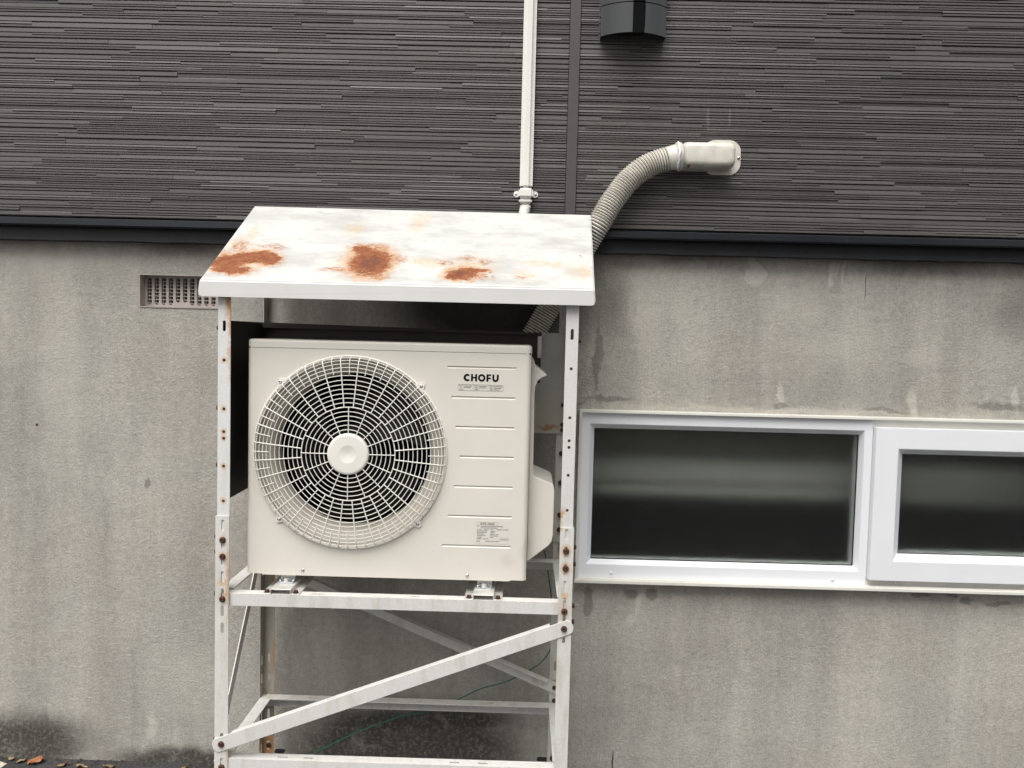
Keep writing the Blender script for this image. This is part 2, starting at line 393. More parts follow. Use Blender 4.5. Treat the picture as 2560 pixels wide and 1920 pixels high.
def plate_yz(outline, holes, x0, x1): return remap(plate(outline, holes, x1-x0), lambda a, b, c: ((x0+x1)/2+c, a, b))
def plate_xy(outline, holes, z0, z1): return remap(plate(outline, holes, z1-z0), lambda a, b, c: (a, b, (z0+z1)/2+c))
def join(ms, name):
    bm = bmesh.new()
    for m in ms: bm.from_mesh(m)
    me = bpy.data.meshes.new(name); bm.to_mesh(me); bm.free(); return me
def rect(x0, x1, z0, z1): return [(x0, z0), (x1, z0), (x1, z1), (x0, z1)]
def rrect(x0, x1, z0, z1, r, n=6):
    o = []
    for cx, cz, a in ((x1-r, z0+r, -90), (x1-r, z1-r, 0), (x0+r, z1-r, 90), (x0+r, z0+r, 180)):
        for k in range(n+1):
            t = R(a+90*k/n); o.append((cx+r*math.cos(t), cz+r*math.sin(t)))
    return o
def vslot(x, z0, z1, wd, n=6):  # vertical slot (obround)
    r = wd/2; o = []
    for k in range(n+1): t = PI*k/n; o.append((x+r*math.cos(t), z1-r+r*math.sin(t)))
    for k in range(n+1): t = PI+PI*k/n; o.append((x+r*math.cos(t), z0+r+r*math.sin(t)))
    return o
def hslot(x0, x1, z, wd): return [(a, b) for b, a in vslot(z, x0, x1, wd)]
def circ(x, z, r, n=16): return [(x+r*math.cos(2*PI*k/n), z+r*math.sin(2*PI*k/n)) for k in range(n)]

# ------------------------------------------------------------------ ground
struct(obj('ground', B().add([(-40, .3, 0), (-40, -40, 0), (40, -40, 0), (40, .3, 0)], [(0, 1, 2, 3)]), 'ground'))

# ------------------------------------------------------------------ house wall
house = thing('house', (0, .1, 0), 'house wall with dark grey ribbed siding above bare stained concrete', 'house')
HX0, HX1 = -3.4, 3.4
WIN = (.196, 1.936, .692, 1.264)
GR = (-1.297, -1.020, 1.574, 1.685)
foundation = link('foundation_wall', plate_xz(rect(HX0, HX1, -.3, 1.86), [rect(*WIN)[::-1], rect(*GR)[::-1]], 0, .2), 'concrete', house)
# thin repair skin beside the stand, an uneven raised edge
sk = [(.158, 1.70)]
zz = 1.70
random.seed(4)
for k in range(22):
    sk.append((.165+.06*min(1, k/6)+.010*math.sin(k*.9)+random.uniform(-.004, .004), 1.70-.0185*k))
sk += [(.20, 1.287), (.158, 1.287)]
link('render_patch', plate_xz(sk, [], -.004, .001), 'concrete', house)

# siding: backing board plus proud strips
SZ0, SZ1 = 1.868, 3.3
siding = obj('siding', B().box(HX0, HX1, -.024, .12, SZ0, SZ1), 'siding', house)
def strip_mesh(kind):
    if kind == 0:   pf = [(0, 0), (.015, .9), (.05, 1), (.84, .84), (1, .1), (1, 0)]        # face tips up
    elif kind == 1: pf = [(0, 0), (.015, .75), (.05, .82), (.86, 1), (1, .25), (1, 0)]          # face tips down
    else:           pf = [(0, 0), (.02, .9), (.08, 1), (.74, 1), (1, .1), (1, 0)]
    b = B(); n = len(pf)
    L = [[(x, -q[1], q[0]) for q in pf] for x in (0, 1)]
    b.layers(L); return b.mesh('strip%d' % kind)
SM = [strip_mesh(k) for k in range(3)]
random.seed(23)
pieces = []
z = SZ0+.001
row = 0
while z < SZ1-.02:
    h = random.choice((.0150, .0165, .0165, .0180, .0135))
    x = HX0-random.random()*.4
    while x < HX1:
        ln = random.uniform(.22, .62)
        a, b_ = max(x, HX0), min(x+ln, HX1)
        if b_-a > .01:
            t = random.random()
            if t < .34: pieces.append((a, b_, z+.0004, z+h-.0008, random.choice((.0045, .0055, .0065, .0035)), random.choice((0, 2, 2, 2))))
            elif t < .93:
                m = z+h*random.uniform(.42, .58)
                pieces.append((a, b_, z+.0004, m-.0007, random.choice((.0050, .0068, .0060)), 2)); pieces.append((a, b_, m+.0006, z+h-.0006, random.choice((.0045, .0065, .0058)), random.choice((0, 2))))
            else:
                pieces.append((a, b_, z+.0004, z+h*.62, .0020, 1)); pieces.append((a, b_, z+h*.66, z+h-.0006, .006, 2))
        x += ln
    z += h; row += 1
TRIM = (.124, .161)
out = []
for a, b_, z0, z1, d, k in pieces:      # cut at the vertical joint cover
    if b_ <= TRIM[0] or a >= TRIM[1]: out.append((a, b_, z0, z1, d, k))
    else:
        if a < TRIM[0]: out.append((a, TRIM[0], z0, z1, d, k))
        if b_ > TRIM[1]: out.append((TRIM[1], b_, z0, z1, d, k))
pieces = out
def show(q):
    a, b_ = max(q[0], -1.74), min(q[1], 1.58); zt = min(q[3], 2.57)
    return max(0, b_-a)*max(0, zt-q[2])
order = sorted(range(len(pieces)), key=lambda i: -show(pieces[i]))
big = set(order[:300])
bm_rest = B()
for i, (a, b_, z0, z1, d, k) in enumerate(pieces):
    if i in big:
        o = link('strip', SM[k], 'siding', siding, loc=(a, -.024, z0), scale=(b_-a, d, z1-z0))
    else:
        me = SM[k]
        vs = [(a+v.co.x*(b_-a), -.024+v.co.y*d, z0+v.co.z*(z1-z0)) for v in me.vertices]
        bm_rest.add(vs, [tuple(f.vertices) for f in me.polygons])
o = obj('strips', bm_rest, 'siding', siding); o['kind'] = 'stuff'
obj('joint_cover', B().add([(TRIM[0], -.024, SZ0), (TRIM[0]+.002, -.036, SZ0), (TRIM[1]-.002, -.036, SZ0), (TRIM[1], -.024, SZ0), (TRIM[0], -.024, SZ1), (TRIM[0]+.002, -.036, SZ1), (TRIM[1]-.002, -.036, SZ1), (TRIM[1], -.024, SZ1)],
    [(0, 1, 5, 4), (1, 2, 6, 5), (2, 3, 7, 6), (0, 1, 2, 3)]), 'trim_brown', house)
# base flashing: projecting drip edge and lower board, with a lap joint
fl = B()
pf = [(-.0, 1.862), (-.072, 1.857), (-.082, 1.853), (-.082, 1.835), (-.078, 1.830), (-.047, 1.833), (0, 1.833)]
fl.layers([[(x, y, z) for y, z in pf] for x in (HX0, HX1)])
obj('drip_flashing', fl, 'flashing', house)
lp = B(); pf2 = [(y-.0015 if y < -.01 else y, z+(.0012 if z > 1.85 else -.0012)) for y, z in pf]
lp.layers([[(x, y, z) for y, z in pf2] for x in (.524, .548)])
obj('lap_joint', lp, 'flashing', house)
lb = B(); random.seed(3)
xs = [HX0+i*.04 for i in range(int((HX1-HX0)/.04)+1)]
zl = [1.7875+random.uniform(-.0015, .0015) for _ in xs]
vs = []
for x, zz in zip(xs, zl): vs += [(x, -.048, zz), (x, -.048, 1.8325), (x, .001, zz-.0005), (x, .001, 1.8325)]
fs = []
for i in range(len(xs)-1):
    a = 4*i; c = a+4
    fs += [(a, c, c+1, a+1), (a, a+2, c+2, c)]
obj('flashing_board', lb.add(vs, fs), 'flashing_low', house)

# ------------------------------------------------------------------ underfloor vent grille (part of the wall)
x0, x1, z0, z1 = GR
vg = B()
for q in ((x0, x0+.003, z0, z1), (x1-.003, x1, z0, z1), (x0+.003, x1-.003, z0, z0+.003), (x0+.003, x1-.003, z1-.003, z1)):
    vg.box(q[0], q[1], -.003, .06, q[2], q[3])
grille = obj('vent_grille', vg, 'grille_pink', house)
sx0 = -1.2845; pitch = .0243
hol = []
for k in range(11):
    zb = .0105 if k not in (4, 5) else .020
    hol.append(vslot(sx0+.0077+k*pitch, z0+zb, z1-.009, .0150))
link('face_plate', plate_xz(rect(x0+.003, x1-.003, z0+.003, z1-.003), hol, .032, .035), 'grille_pink', grille)
for k in range(8):
    zc = z0+.016+k*.0122
    obj('slat', B().box(x0+.006, x1-.006, .0352, .042, zc-.0013, zc+.0013), 'grille_pink', grille)
for k in range(12):
    xc = sx0-.0045+k*pitch
    obj('rib', B().box(xc-.003, xc+.0085, .0425, .050, z0+.004, z1-.004), 'grille_pink', grille)
obj('back_liner', B().box(x0-.01, x1+.01, .10, .11, z0-.01, z1+.01), 'void', grille)

# ------------------------------------------------------------------ window (part of the house)
def ring_rects(L):
    b = B(); return b.layers([[(x0, y, z0), (x1, y, z0), (x1, y, z1), (x0, y, z1)] for x0, x1, z0, z1, y in L], False, False)
window = obj('window', ring_rects([(.193, 1.9400, .687, 1.268, .0), (.193, 1.9400, .687, 1.268, -.034), (.203, 1.9300, .700, 1.2585, -.034), (.203, 1.9300, .700, 1.2585, -.012)]), 'upvc_warm', house, bev=.0015)
obj('drip_sill', B().box(.190, 1.9430, -.044, -.0345, .685, .6975), 'upvc_warm', window, bev=.002)
obj('fixed_frame', ring_rects([(.203, 1.172, .700, 1.2585, .06), (.203, 1.172, .700, 1.2585, -.020), (.230, 1.146, .745, 1.2215, -.020), (.247, 1.137, .757, 1.2045, .004), (.247, 1.137, .757, 1.2045, .05)]), 'upvc', window, bev=.001)
obj('sash_frame', ring_rects([(1.172, 1.9300, .700, 1.2585, .06), (1.172, 1.9300, .700, 1.2585, -.014), (1.215, 1.8850, .745, 1.215, -.014), (1.215, 1.8850, .745, 1.215, .06)]), 'upvc_warm', window)
obj('sash', ring_rects([(1.1755, 1.9020, .722, 1.2345, -.0135), (1.1755, 1.9020, .722, 1.2345, -.044), (1.249, 1.8290, .789, 1.166, -.044), (1.277, 1.8030, .808, 1.146, -.014), (1.277, 1.8030, .808, 1.146, .04)]), 'upvc', window, bev=.0012)
obj('gasket', ring_rects([(.2465, 1.1375, .7565, 1.205, .0075), (.2495, 1.1345, .7595, 1.202, .0065), (.2495, 1.1345, .7595, 1.202, .012)]), 'gasket', window)
obj('gasket', ring_rects([(1.2765, 1.8035, .8075, 1.1465, -.0105), (1.2795, 1.8005, .8105, 1.1435, -.0115), (1.2795, 1.8005, .8105, 1.1435, -.006)]), 'gasket', window)
obj('pane', B().box(.24, 1.144, .013, .018, .75, 1.212), 'glass', window)
obj('pane', B().box(1.27, 1.8100, -.0055, -.001, .80, 1.153), 'glass', window)
for sx, sz in ((.316, .7165), (1.061, .7145), (1.274, .7125)):
    obj('screw', B().lathe_y((sx, sz), [(.0055, -.0125), (.0055, -.022), (.004, -.0245), (.0015, -.0255)], 14), 'screw_white', window, smooth=True)
# the room behind the glass: reveal, dark back, a pale shelf edge and rail
room = B()
room.add([(.1, .2, .5), (2.05, .2, .5), (2.05, .2, 1.45), (.1, .2, 1.45), (.1, .75, .5), (2.05, .75, .5), (2.05, .75, 1.45), (.1, .75, 1.45)],
         [(4, 5, 6, 7), (0, 1, 5, 4), (1, 2, 6, 5), (2, 3, 7, 6), (3, 0, 4, 7)])
obj('room', room, 'room_dark', house)
obj('inner_shelf', B().box(.12, 2.04, .205, .245, 1.000, 1.075), 'room_pale', house)
obj('inner_board', B().box(.12, 2.04, .42, .46, .93, 1.44), 'room_mid', house)
obj('inner_rail', B().box(.12, 2.04, .205, .23, .950, .980), 'room_pale', house)

# ------------------------------------------------------------------ conduit on the siding
con = thing('conduit', (-.004, -.03, 1.6), 'cream vertical conduit with a clamp collar running up the dark siding', 'conduit')
obj('cover', B().box(-.0255, .0165, -.062, -.010, 1.985, 3.3), 'conduit', con, bev=.013, seg=10)
obj('collar', B().box(-.0285, .0190, -.068, -.024, 1.957, 1.989), 'conduit', con, bev=.006, seg=3, smooth=True)
for s in (-1, 1):
    cx = -.0047+s*.030
    e = link('ear', plate_xz(circ(cx, 1.973, .0105, 14), [], -.034, -.0265), 'conduit', con)
    obj('screw', B().lathe_y((cx+s*.002, 1.973), [(.0036, -.033), (.0036, -.0365), (.002, -.0375)], 10), 'steel', con)
obj('sleeve', B().box(-.0265, .0160, -.063, -.027, 1.940, 1.9565), 'conduit', con, bev=.005, smooth=True)
obj('neck', B().box(-.0225, .0115, -.059, -.030, 1.922, 1.9395), 'conduit', con, bev=.005, smooth=True)
def spline(pts, n):
    pts = [Vector(q) for q in pts]; P2 = [pts[0]*2-pts[1]]+pts+[pts[-1]*2-pts[-2]]
    o = []
    for i in range(1, len(P2)-2):
        for k in range(n):
            t = k/n; a, b, c, d = P2[i-1], P2[i], P2[i+1], P2[i+2]
            o.append(.5*((2*b)+(c-a)*t+(2*a-5*b+4*c-d)*t*t+(3*b-a-3*c+d)*t*t*t))
    o.append(pts[-1]); return o
def resample(path, step):
    o = [path[0]]; acc = 0
    for a, b in zip(path, path[1:]):
        d = (b-a).length; t = step-acc
        while t <= d: o.append(a+(b-a)*(t/d)); t += step
        acc = (acc+d) % step
    return o
def hose(name, pts, r, pitch, amp, mat, parent, n=28, dirt=None):
    per = 8
    path = resample(spline(pts, 40), pitch/per)
    rad = [r-amp*(.5-.5*math.cos(2*PI*(i % per)/per))**1.1 for i in range(len(path))]
    o = obj(name, B().tube(path, rad, n), mat, parent, smooth=True, angle=80)
    if dirt:
        o.data.materials.append(MAT[dirt])
        for f in o.data.polygons:
            if f.index < (len(path)-1)*n and (f.index//n) % per in (3, 4): f.material_index = 1
    return o
hose('flexible_sleeve', [(-.006, -.045, 1.923), (-.010, -.060, 1.90), (-.016, -.085, 1.86), (-.022, -.084, 1.80), (-.030, -.07, 1.72), (-.034, -.06, 1.66)], .0185, .0075, .0022, 'conduit', con, 20)

# ------------------------------------------------------------------ vent hood (upper right)
hood = thing('vent_hood', (.326, -.03, 2.47), 'glossy black bow-fronted vent hood fixed to the siding', 'vent hood')
def hood_out(ins, n=20):
    o = [(.2225+ins, -.024), (.2225+ins, -.068)]
    for k in range(n+1):
        t = k/n; x = .2265+ins+t*(.4265-.2265-2*ins); o.append((x, -.070-.043*math.sin(PI*t)**.8+ins*.8))
    o += [(.4305-ins, -.068), (.4305-ins, -.024)]
    return o
def hood_shell(za, zb):
    a, b_ = hood_out(0), hood_out(.002); n = len(a); v = []; f = []
    for L, z in ((a, za), (a, zb), (b_, za), (b_, zb)): v += [(x, y, z) for x, y in L]
    for i in range(n-1):
        f += [(i, i+1, n+i+1, n+i), (2*n+i, 3*n+i, 3*n+i+1, 2*n+i+1), (i, 2*n+i, 2*n+i+1, i+1), (n+i, n+i+1, 3*n+i+1, 3*n+i)]
    return B().add(v, f)
obj('lower_shell', hood_shell(2.474, 2.5665), 'hood_black', hood, smooth=True, angle=50)
obj('upper_shell', hood_shell(2.5695, 3.0), 'hood_black', hood, smooth=True, angle=50)
obj('inner_liner', B().prism([(x, z) for x, z in rect(.228, .425, 2.52, 2.99)], -.066, -.028), 'void', hood)
obj('base_plate', B().box(.2185, .4345, -.030, -.0235, 2.468, 3.01), 'trim_brown', hood, bev=.0015)

# ------------------------------------------------------------------ wall cap and corrugated hose
capt = thing('pipe_cover', (.63, -.03, 2.1), 'beige plastic wall cap where the corrugated duct enters the siding', 'pipe cover')
fl_o = rrect(.572, .694, 2.050, 2.1625, .038, 8)
link('flange', join([plate_xz(fl_o, [], -.0335, -.024)], 'flange'), 'duct_beige', capt)
def pillow(x0, x1, z0, z1, r, prof, n=8):
    L = []
    for ins, y in prof:
        L.append([(x, y, z) for x, z in rrect(x0+ins, x1-ins, z0+ins, z1-ins, max(r-ins*.6, .004), n)])
    return B().layers(L)
obj('cap_body', pillow(.489, .666, 2.060, 2.144, .022, [(0, -.026), (.001, -.075), (.003, -.088), (.007, -.097), (.012, -.102), (.019, -.104)]), 'duct_beige', capt, smooth=True, angle=60)
obj('screw', B().lathe_y((.687, 2.106), [(.004, -.033), (.004, -.0375), (.002, -.0385)], 12), 'steel', capt)
obj('screw', B().lathe_y((.5145, 2.0655), [(.0045, -.088), (.0045, -.0985), (.002, -.0995)], 12), 'rust_bolt', capt)
obj('screw', B().lathe_y((.5145, 2.131), [(.0035, -.09), (.0035, -.0975), (.002, -.0985)], 12), 'steel', capt)
duct = thing('corrugated_duct', (.2, -.07, 1.6), 'beige corrugated hose curving down from the wall cap behind the rusty roof', 'duct')
HY = -.083
obj('collar', B().tube([(.473, HY, 2.0935), (.478, HY, 2.094), (.488, HY, 2.0955), (.492, HY, 2.0958)], [.0405, .0455, .0455, .0435], 28), 'duct_beige', duct, smooth=True)
sp_ = B(); random.seed(9)
sp_.tube([(.4785+random.uniform(-.002, .002), HY-.0455*math.cos(a), 2.0942+.0455*math.sin(a)) for a in [R(-60+12*k) for k in range(13)]], [random.uniform(.0025, .0055) for _ in range(13)], 8)
obj('sealant', sp_, 'sealant', duct, smooth=True, angle=80)
obj('cuff', B().tube([(.446, HY, 2.0875), (.460, HY, 2.0905), (.477, HY, 2.0938)], [.0375, .0385, .0405], 28), 'duct_beige', duct, smooth=True)
hose('hose', [(.449, HY, 2.088), (.406, HY, 2.074), (.369, HY-.002, 2.054), (.337, HY-.004, 2.028), (.311, -.09, 2.000), (.289, -.094, 1.969), (.267, -.098, 1.937), (.245, -.10, 1.898), (.223, -.100, 1.857), (.19, -.086, 1.80), (.155, -.064, 1.735), (.12, -.050, 1.672), (.082, -.046, 1.605), (.038, -.046, 1.525), (-.02, -.048, 1.42), (-.06, -.05, 1.32)], .0385, .0088, .0075, 'duct_beige', duct, dirt='duct_dirt')

# ------------------------------------------------------------------ steel stand
XL, XR, PW, T = -.842, .153, .038, .003
YF, YB = -.529, -.09
stand = thing('equipment_stand', ((XL+XR)/2, (YF+YB)/2, 0), 'white steel angle stand with a rusty sloping roof around the outdoor unit', 'stand')
BOLT = B().lathe_y((0, 0), [(.0088, .0005), (.0088, -.0010), (.0072, -.0016), (.0072, -.0050), (.0060, -.0064), (.0040, -.0066), (.0034, -.0052), (.0010, -.0050)], 14).mesh('bolt', smooth=True, angle=40)
HEX = B().lathe_y((0, 0), [(.0085, .0), (.0085, -.0015), (.0065, -.0016), (.0065, -.0075), (.004, -.0085)], 6).mesh('hexbolt')
RIV = B().lathe_y((0, 0), [(.0036, .002), (.0036, -.0012), (.002, -.002)], 10).mesh('rivet', smooth=True)
for m_ in (BOLT, HEX, RIV): m_.materials.append(MAT['rust_bolt'])
def bolt(x, y, z, me=BOLT, rot=(0, 0, 0)): return link('bolt', me, 'rust_bolt', stand, loc=(x, y, z), rot=(rot[0], rot[1]+random.uniform(0, 3) if rot == (0, 0, 0) else rot[1], rot[2]))
SW = .0088
low_slots = [(.9475, .9785), (.8955, .930), (.8487, .881), (.7975, .8335), (.7535, .7855), (.7045, .7374), (.6568, .6881), (.338, .3715), (.264, .2985), (.10, .134)]
up_slot = [(1.5005, 1.5305)]
up_holes = [1.4215, 1.2868, 1.2235, 1.2050, 1.1275, 1.0300]
def angle_post(front, left, z0, z1, slots, holes, inset, mat, name='post'):
    s = 1 if left else -1
    xo = (XL if left else XR)+s*inset       # outer corner
    xi = (XL if left else XR)+s*PW
    xa, xb = min(xo, xi), max(xo, xi)
    xc = (XL if left else XR)+s*.0205
    hs_ = [vslot(xc, a, b_, SW) for a, b_ in slots]+[circ(xc, q, .0044, 14) for q in holes]
    if front: ya, yb = YF+inset, YF+inset+T
    else: ya, yb = YB-inset, YB-inset+T
    m1 = plate_xz(rect(xa, xb, z0, z1), hs_, ya, yb)
    if front: y0, y1 = yb, YF+PW
    else: y0, y1 = YB-PW, ya
    yc = (YF+.0205) if front else (YB-.0185)
    sh = [vslot(yc, a, b_, SW) for a, b_ in slots]
    m2 = plate_yz(rect(y0, y1, z0, z1), sh, min(xo, xo+s*T), max(xo, xo+s*T))
    return link(name, join([m1, m2], name), mat, stand)
def rustpts(x, y, zs, r): return [(x, y, q, r) for q in zs]
xcL, xcR = XL+.0205, XR-.0205
mL = mat_post('post_left_lower', rustpts(xcL, YF, (.9215, .8748), .015)+rustpts(xcL, YF, (.803, .76, .27, .3407), .014), [((XL+PW, YF, .80, .014, .02, .16), .75), ((XL+PW, YF, .3, .01, .02, .1), .5)])
mLu = mat_post('post_left_upper', rustpts(xcL, YF, up_holes, .012), [((XL+PW, YF, 1.60, .026, .03, .13), .95), ((XL+PW, YF, 1.5, .012, .02, .25), .6)], base=(.71, .705, .69), dirty=.35)
mR = mat_post('post_right_lower', rustpts(xcR, YF, (.9171, .8685), .020)+rustpts(xcR, YF, (.792, .747), .013), [((XR-PW, YF, .99, .008, .02, .03), .9), ((xcR, YF, .75, .03, .02, .05), .25)], base=(.66, .645, .61), dirty=.8)
mRu = mat_post('post_right_upper', [], [((XR-PW, YF, 1.02, .01, .02, .05), .9)], base=(.68, .67, .65), dirty=.4)
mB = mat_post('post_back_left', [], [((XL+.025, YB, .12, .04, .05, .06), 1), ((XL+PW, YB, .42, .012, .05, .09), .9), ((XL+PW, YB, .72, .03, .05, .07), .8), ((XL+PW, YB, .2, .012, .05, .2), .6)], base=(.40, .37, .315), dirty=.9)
mBr = mat_post('post_back_right', [(XR-.0205, YB, .3466, .016), (XR-.0205, YB, .104, .016)], [], base=(.60, .585, .55), dirty=.9)
mRail = mat_post('rail_paint', [], None, base=(.68, .67, .645), dirty=.6)
mRail2 = mat_post('rail_paint_soiled', [], None, base=(.64, .62, .59), dirty=.8)
angle_post(True, True, 0, .9885, low_slots, [], 0, mL)
angle_post(True, False, 0, .9815, low_slots, [], 0, mR)
angle_post(True, True, .80, 1.640, up_slot, up_holes, T+.0004, mLu)
angle_post(True, False, .80, 1.640, up_slot, up_holes, T+.0004, mRu)
bs = [(.40, .435), (.338, .3715), (.264, .2985), (.21, .243), (.70, .735), (.10, .134), (.7975, .8335)]
angle_post(False, True, 0, .98, bs, [], 0, mB)
angle_post(False, False, 0, .98, bs, [], 0, mBr)
angle_post(False, True, .835, 1.86, [], up_holes, T+.0004, mBr)
angle_post(False, False, .835, 1.86, [], up_holes, T+.0004, mBr)
# bolts
for q in (.9215, .8748, .7549): bolt(xcL, YF-.0008, q)
for q in (.9171, .8685, .7472): bolt(xcR, YF-.0008, q)
bolt(xcL, YF-.0042, .3407); bolt(xcR, YF-.0042, .6992); bolt(xcL, YF-.0008, .2723)
for q in up_holes:
    bolt(xcL+.0006, YF+.0055, q, RIV); bolt(xcR, YF+.0055, q, RIV)
for q in (1.2874, 1.2239, 1.2062, 1.1285, 1.0322, .9261, .8769): bolt(XR-.0205, YB-T-.004, q, HEX)
for q in (.3466, .104): bolt(XR-.0215, YB-.004, q)
bolt(XL+.023, YB-.001, .118); bolt(XR-.0205, YB-.001, .30, HEX)
for q in (1.4986, .9239, .8762, .7581, .7123): bolt(XR+.0005 if q < 1 else XR-T, YF+.0205, q, HEX, (0, 0, PI/2))
for q in (1.2884, 1.1291, 1.51): bolt(XL+T-.0004, YF+.0205, q, HEX, (0, 0, -PI/2))
for q in (.9264, .8836, .7638, .345): bolt(XL-.0005, YF+.0205, q, HEX, (0, 0, -PI/2))
# rails
def rail_x(xa, xb, y, z, h, front, mat, holes=()):
    """horizontal angle along x: face of height h below z and flange, with slots in the flange"""
    d = .036
    f1 = plate_xz(rect(xa, xb, z-h, z-T), [], y, y+T) if front else plate_xz(rect(xa, xb, z-h, z-T), [], y-T, y)
    ya, yb = (y, y+d) if front else (y-d, y)
    f2 = plate_xy(rect(xa, xb, ya, yb), [hslot(a, a+.030, (ya+yb)/2, .0075) for a in holes], z-T, z)
    return link('rail', join([f1, f2], 'rail'), mat, stand)
XA, XB = XL+T+.001, XR-T-.001
rail_x(XA, XB, YF+.0072, .7690, .034, True, mRail, (-.575, -.30))
rail_x(XA, XB, YF+.0034, .2960, .034, True, mRail, (-.668, -.595, -.18, -.10))
rail_x(XA, XB, YB-.0075, .2960, .039, False, mRail2, (-.68, -.10, -.02, -.55))
rail_x(XA, XB, YB-.0075, .7790, .036, False, mRail2)
def rail_y(left, z, mat):
    s = 1 if left else -1; xo = (XL if left else XR)+s*(T+.0006)
    f1 = plate_yz(rect(YF+.045, YB-.045, z-.034, z-T), [], min(xo, xo+s*T), max(xo, xo+s*T))
    f2 = plate_xy(rect(min(xo, xo+s*.036), max(xo, xo+s*.036), YF+.0445, YB-.0445), [], z-T, z)
    return link('rail', join([f1, f2], 'rail'), mat, stand)
for l in (True, False):
    rail_y(l, .2965, mRail); rail_y(l, .7755, mRail)
# braces
def brace_xz(a, b_, wd, y0, y1, mat, flange, trim=.03):
    a = Vector(a); b_ = Vector(b_); d = (b_-a); L = d.length; u = d/L; n = Vector((-u.y, u.x))
    if n.y < 0: n = -n
    r = wd/2; o = []; e = .019
    P_ = lambda s, t: tuple(a+u*s+n*t)
    for k in range(9): t = PI/2+PI*k/8; o.append(P_(-e*.55+r*.8*math.cos(t), r*math.sin(t)))
    for k in range(9): t = -PI/2+PI*k/8; o.append(P_(L+e*.55+r*.8*math.cos(t), r*math.sin(t)))
    b = B().prism(o, y0, y1)
    q = [P_(trim, r-T), P_(L-trim, r-T), P_(L-trim, r), P_(trim, r)]
    b.prism(q, min(y1, y1+flange), max(y1, y1+flange)) if flange > 0 else b.prism(q, y0+flange, y0)
    return obj('brace', b, mat, stand, bev=.0006, seg=1)
brace_xz((xcL, .3407), (xcR, .6992), .040, YF-.0036, YF-.0006, mRail, .020, .034)
brace_xz((XL+.02, .7365), (XR-.022, .3460), .037, YB-.0036-T, YB-.0006-T, mRail2, -.026, .03)
def brace_yz(x0, x1, a, b_, wd):
    a = Vector(a); b_ = Vector(b_); u = (b_-a).normalized(); n = Vector((-u.y, u.x))*wd/2
    o = [a+n, b_+n, b_-n, a-n]
    b = B().layers([[(x, q.x, q.y) for q in o] for x in (x0, x1)])
    return obj('brace', b, mRail, stand)
brace_yz(XL-.0036, XL-.0006, (YF+.02, .275), (YB-.02, .80), .034)
brace_yz(XR+.0006, XR+.0036, (YF+.02, .71), (YB-.02, .31), .034)
# anchors of the back posts
for xx in (XL+PW+.018, XR-PW-.018):
    obj('anchor', B().box(xx-.016, xx+.016, -.086, -.070, .088, .096), 'rubber', stand, bev=.001)
for xx in (XL, XR):
    for yy, s in ((YF, 1), (YB, -1)):
        a, b_ = (xx-.01, xx+.07) if xx < 0 else (xx-.07, xx+.01)
        obj('base_plate', B().box(a, b_, min(yy-.01*s, yy+.07*s), max(yy-.01*s, yy+.07*s), 0, .005), mRail2, stand)
# wind panels round the unit
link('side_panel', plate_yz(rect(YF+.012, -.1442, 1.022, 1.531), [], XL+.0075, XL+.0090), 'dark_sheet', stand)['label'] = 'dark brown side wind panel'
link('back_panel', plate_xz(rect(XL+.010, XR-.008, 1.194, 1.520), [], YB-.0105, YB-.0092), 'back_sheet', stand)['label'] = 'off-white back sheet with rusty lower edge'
hd = B().box(XL+.0091, .0565, -.1455, -.144, 1.36, 1.5205)
hd.hexa([(XL+.0095, -.165, 1.5145), (.0570, -.165, 1.5125), (.0570, -.130, 1.5125), (XL+.0095, -.130, 1.5145), (XL+.0095, -.165, 1.5315), (.0570, -.165, 1.5195), (.0570, -.130, 1.5195), (XL+.0095, -.130, 1.5315)])
hd_o = obj('rear_baffle', hd, 'brown_sheet', stand)
obj('baffle_bracket', B().box(.0455, .0575, -.151, -.1465, 1.440, 1.5085), 'galv', stand)
# sloping roof
RF, RB = -.545, -.128
f0, f1, b0, b1 = (-.884, RF, 1.638), (.1885, RF, 1.638), (-.8695, RB, 1.9015), (.2045, RB, 1.898)
LIP = .044; rc = .010
rv = [f0, f1, b1, b0]
rb = B()
rb.v = [f0, f1, b1, b0,
        (f0[0]-.0035, RF-.002, 1.638-LIP+rc), (f0[0]-.0035+rc*.3, RF-.002, 1.638-LIP+rc*.3), (f0[0]-.0035+rc, RF-.002, 1.638-LIP),
        (f1[0]+.003-rc, RF-.002, 1.638-LIP), (f1[0]+.003-rc*.3, RF-.002, 1.638-LIP+rc*.3), (f1[0]+.003, RF-.002, 1.638-LIP+rc),
        (b1[0], RB+.001, b1[2]-.03), (b0[0], RB+.001, b0[2]-.03)]
rb.f = [(0, 1, 2, 3), (0, 4, 5, 6, 7, 8, 9, 1), (1, 9, 10, 2), (2, 10, 11, 3), (3, 11, 4, 0)]
rm = rb.mesh('roof_panel', bev=.0035, seg=3)
ro = link('roof_panel', rm, 'roof', stand); ro['label'] = 'sloping white roof sheet with brown rust patches'
sm_ = ro.modifiers.new('thickness', 'SOLIDIFY'); sm_.thickness = .0016; sm_.offset = -1
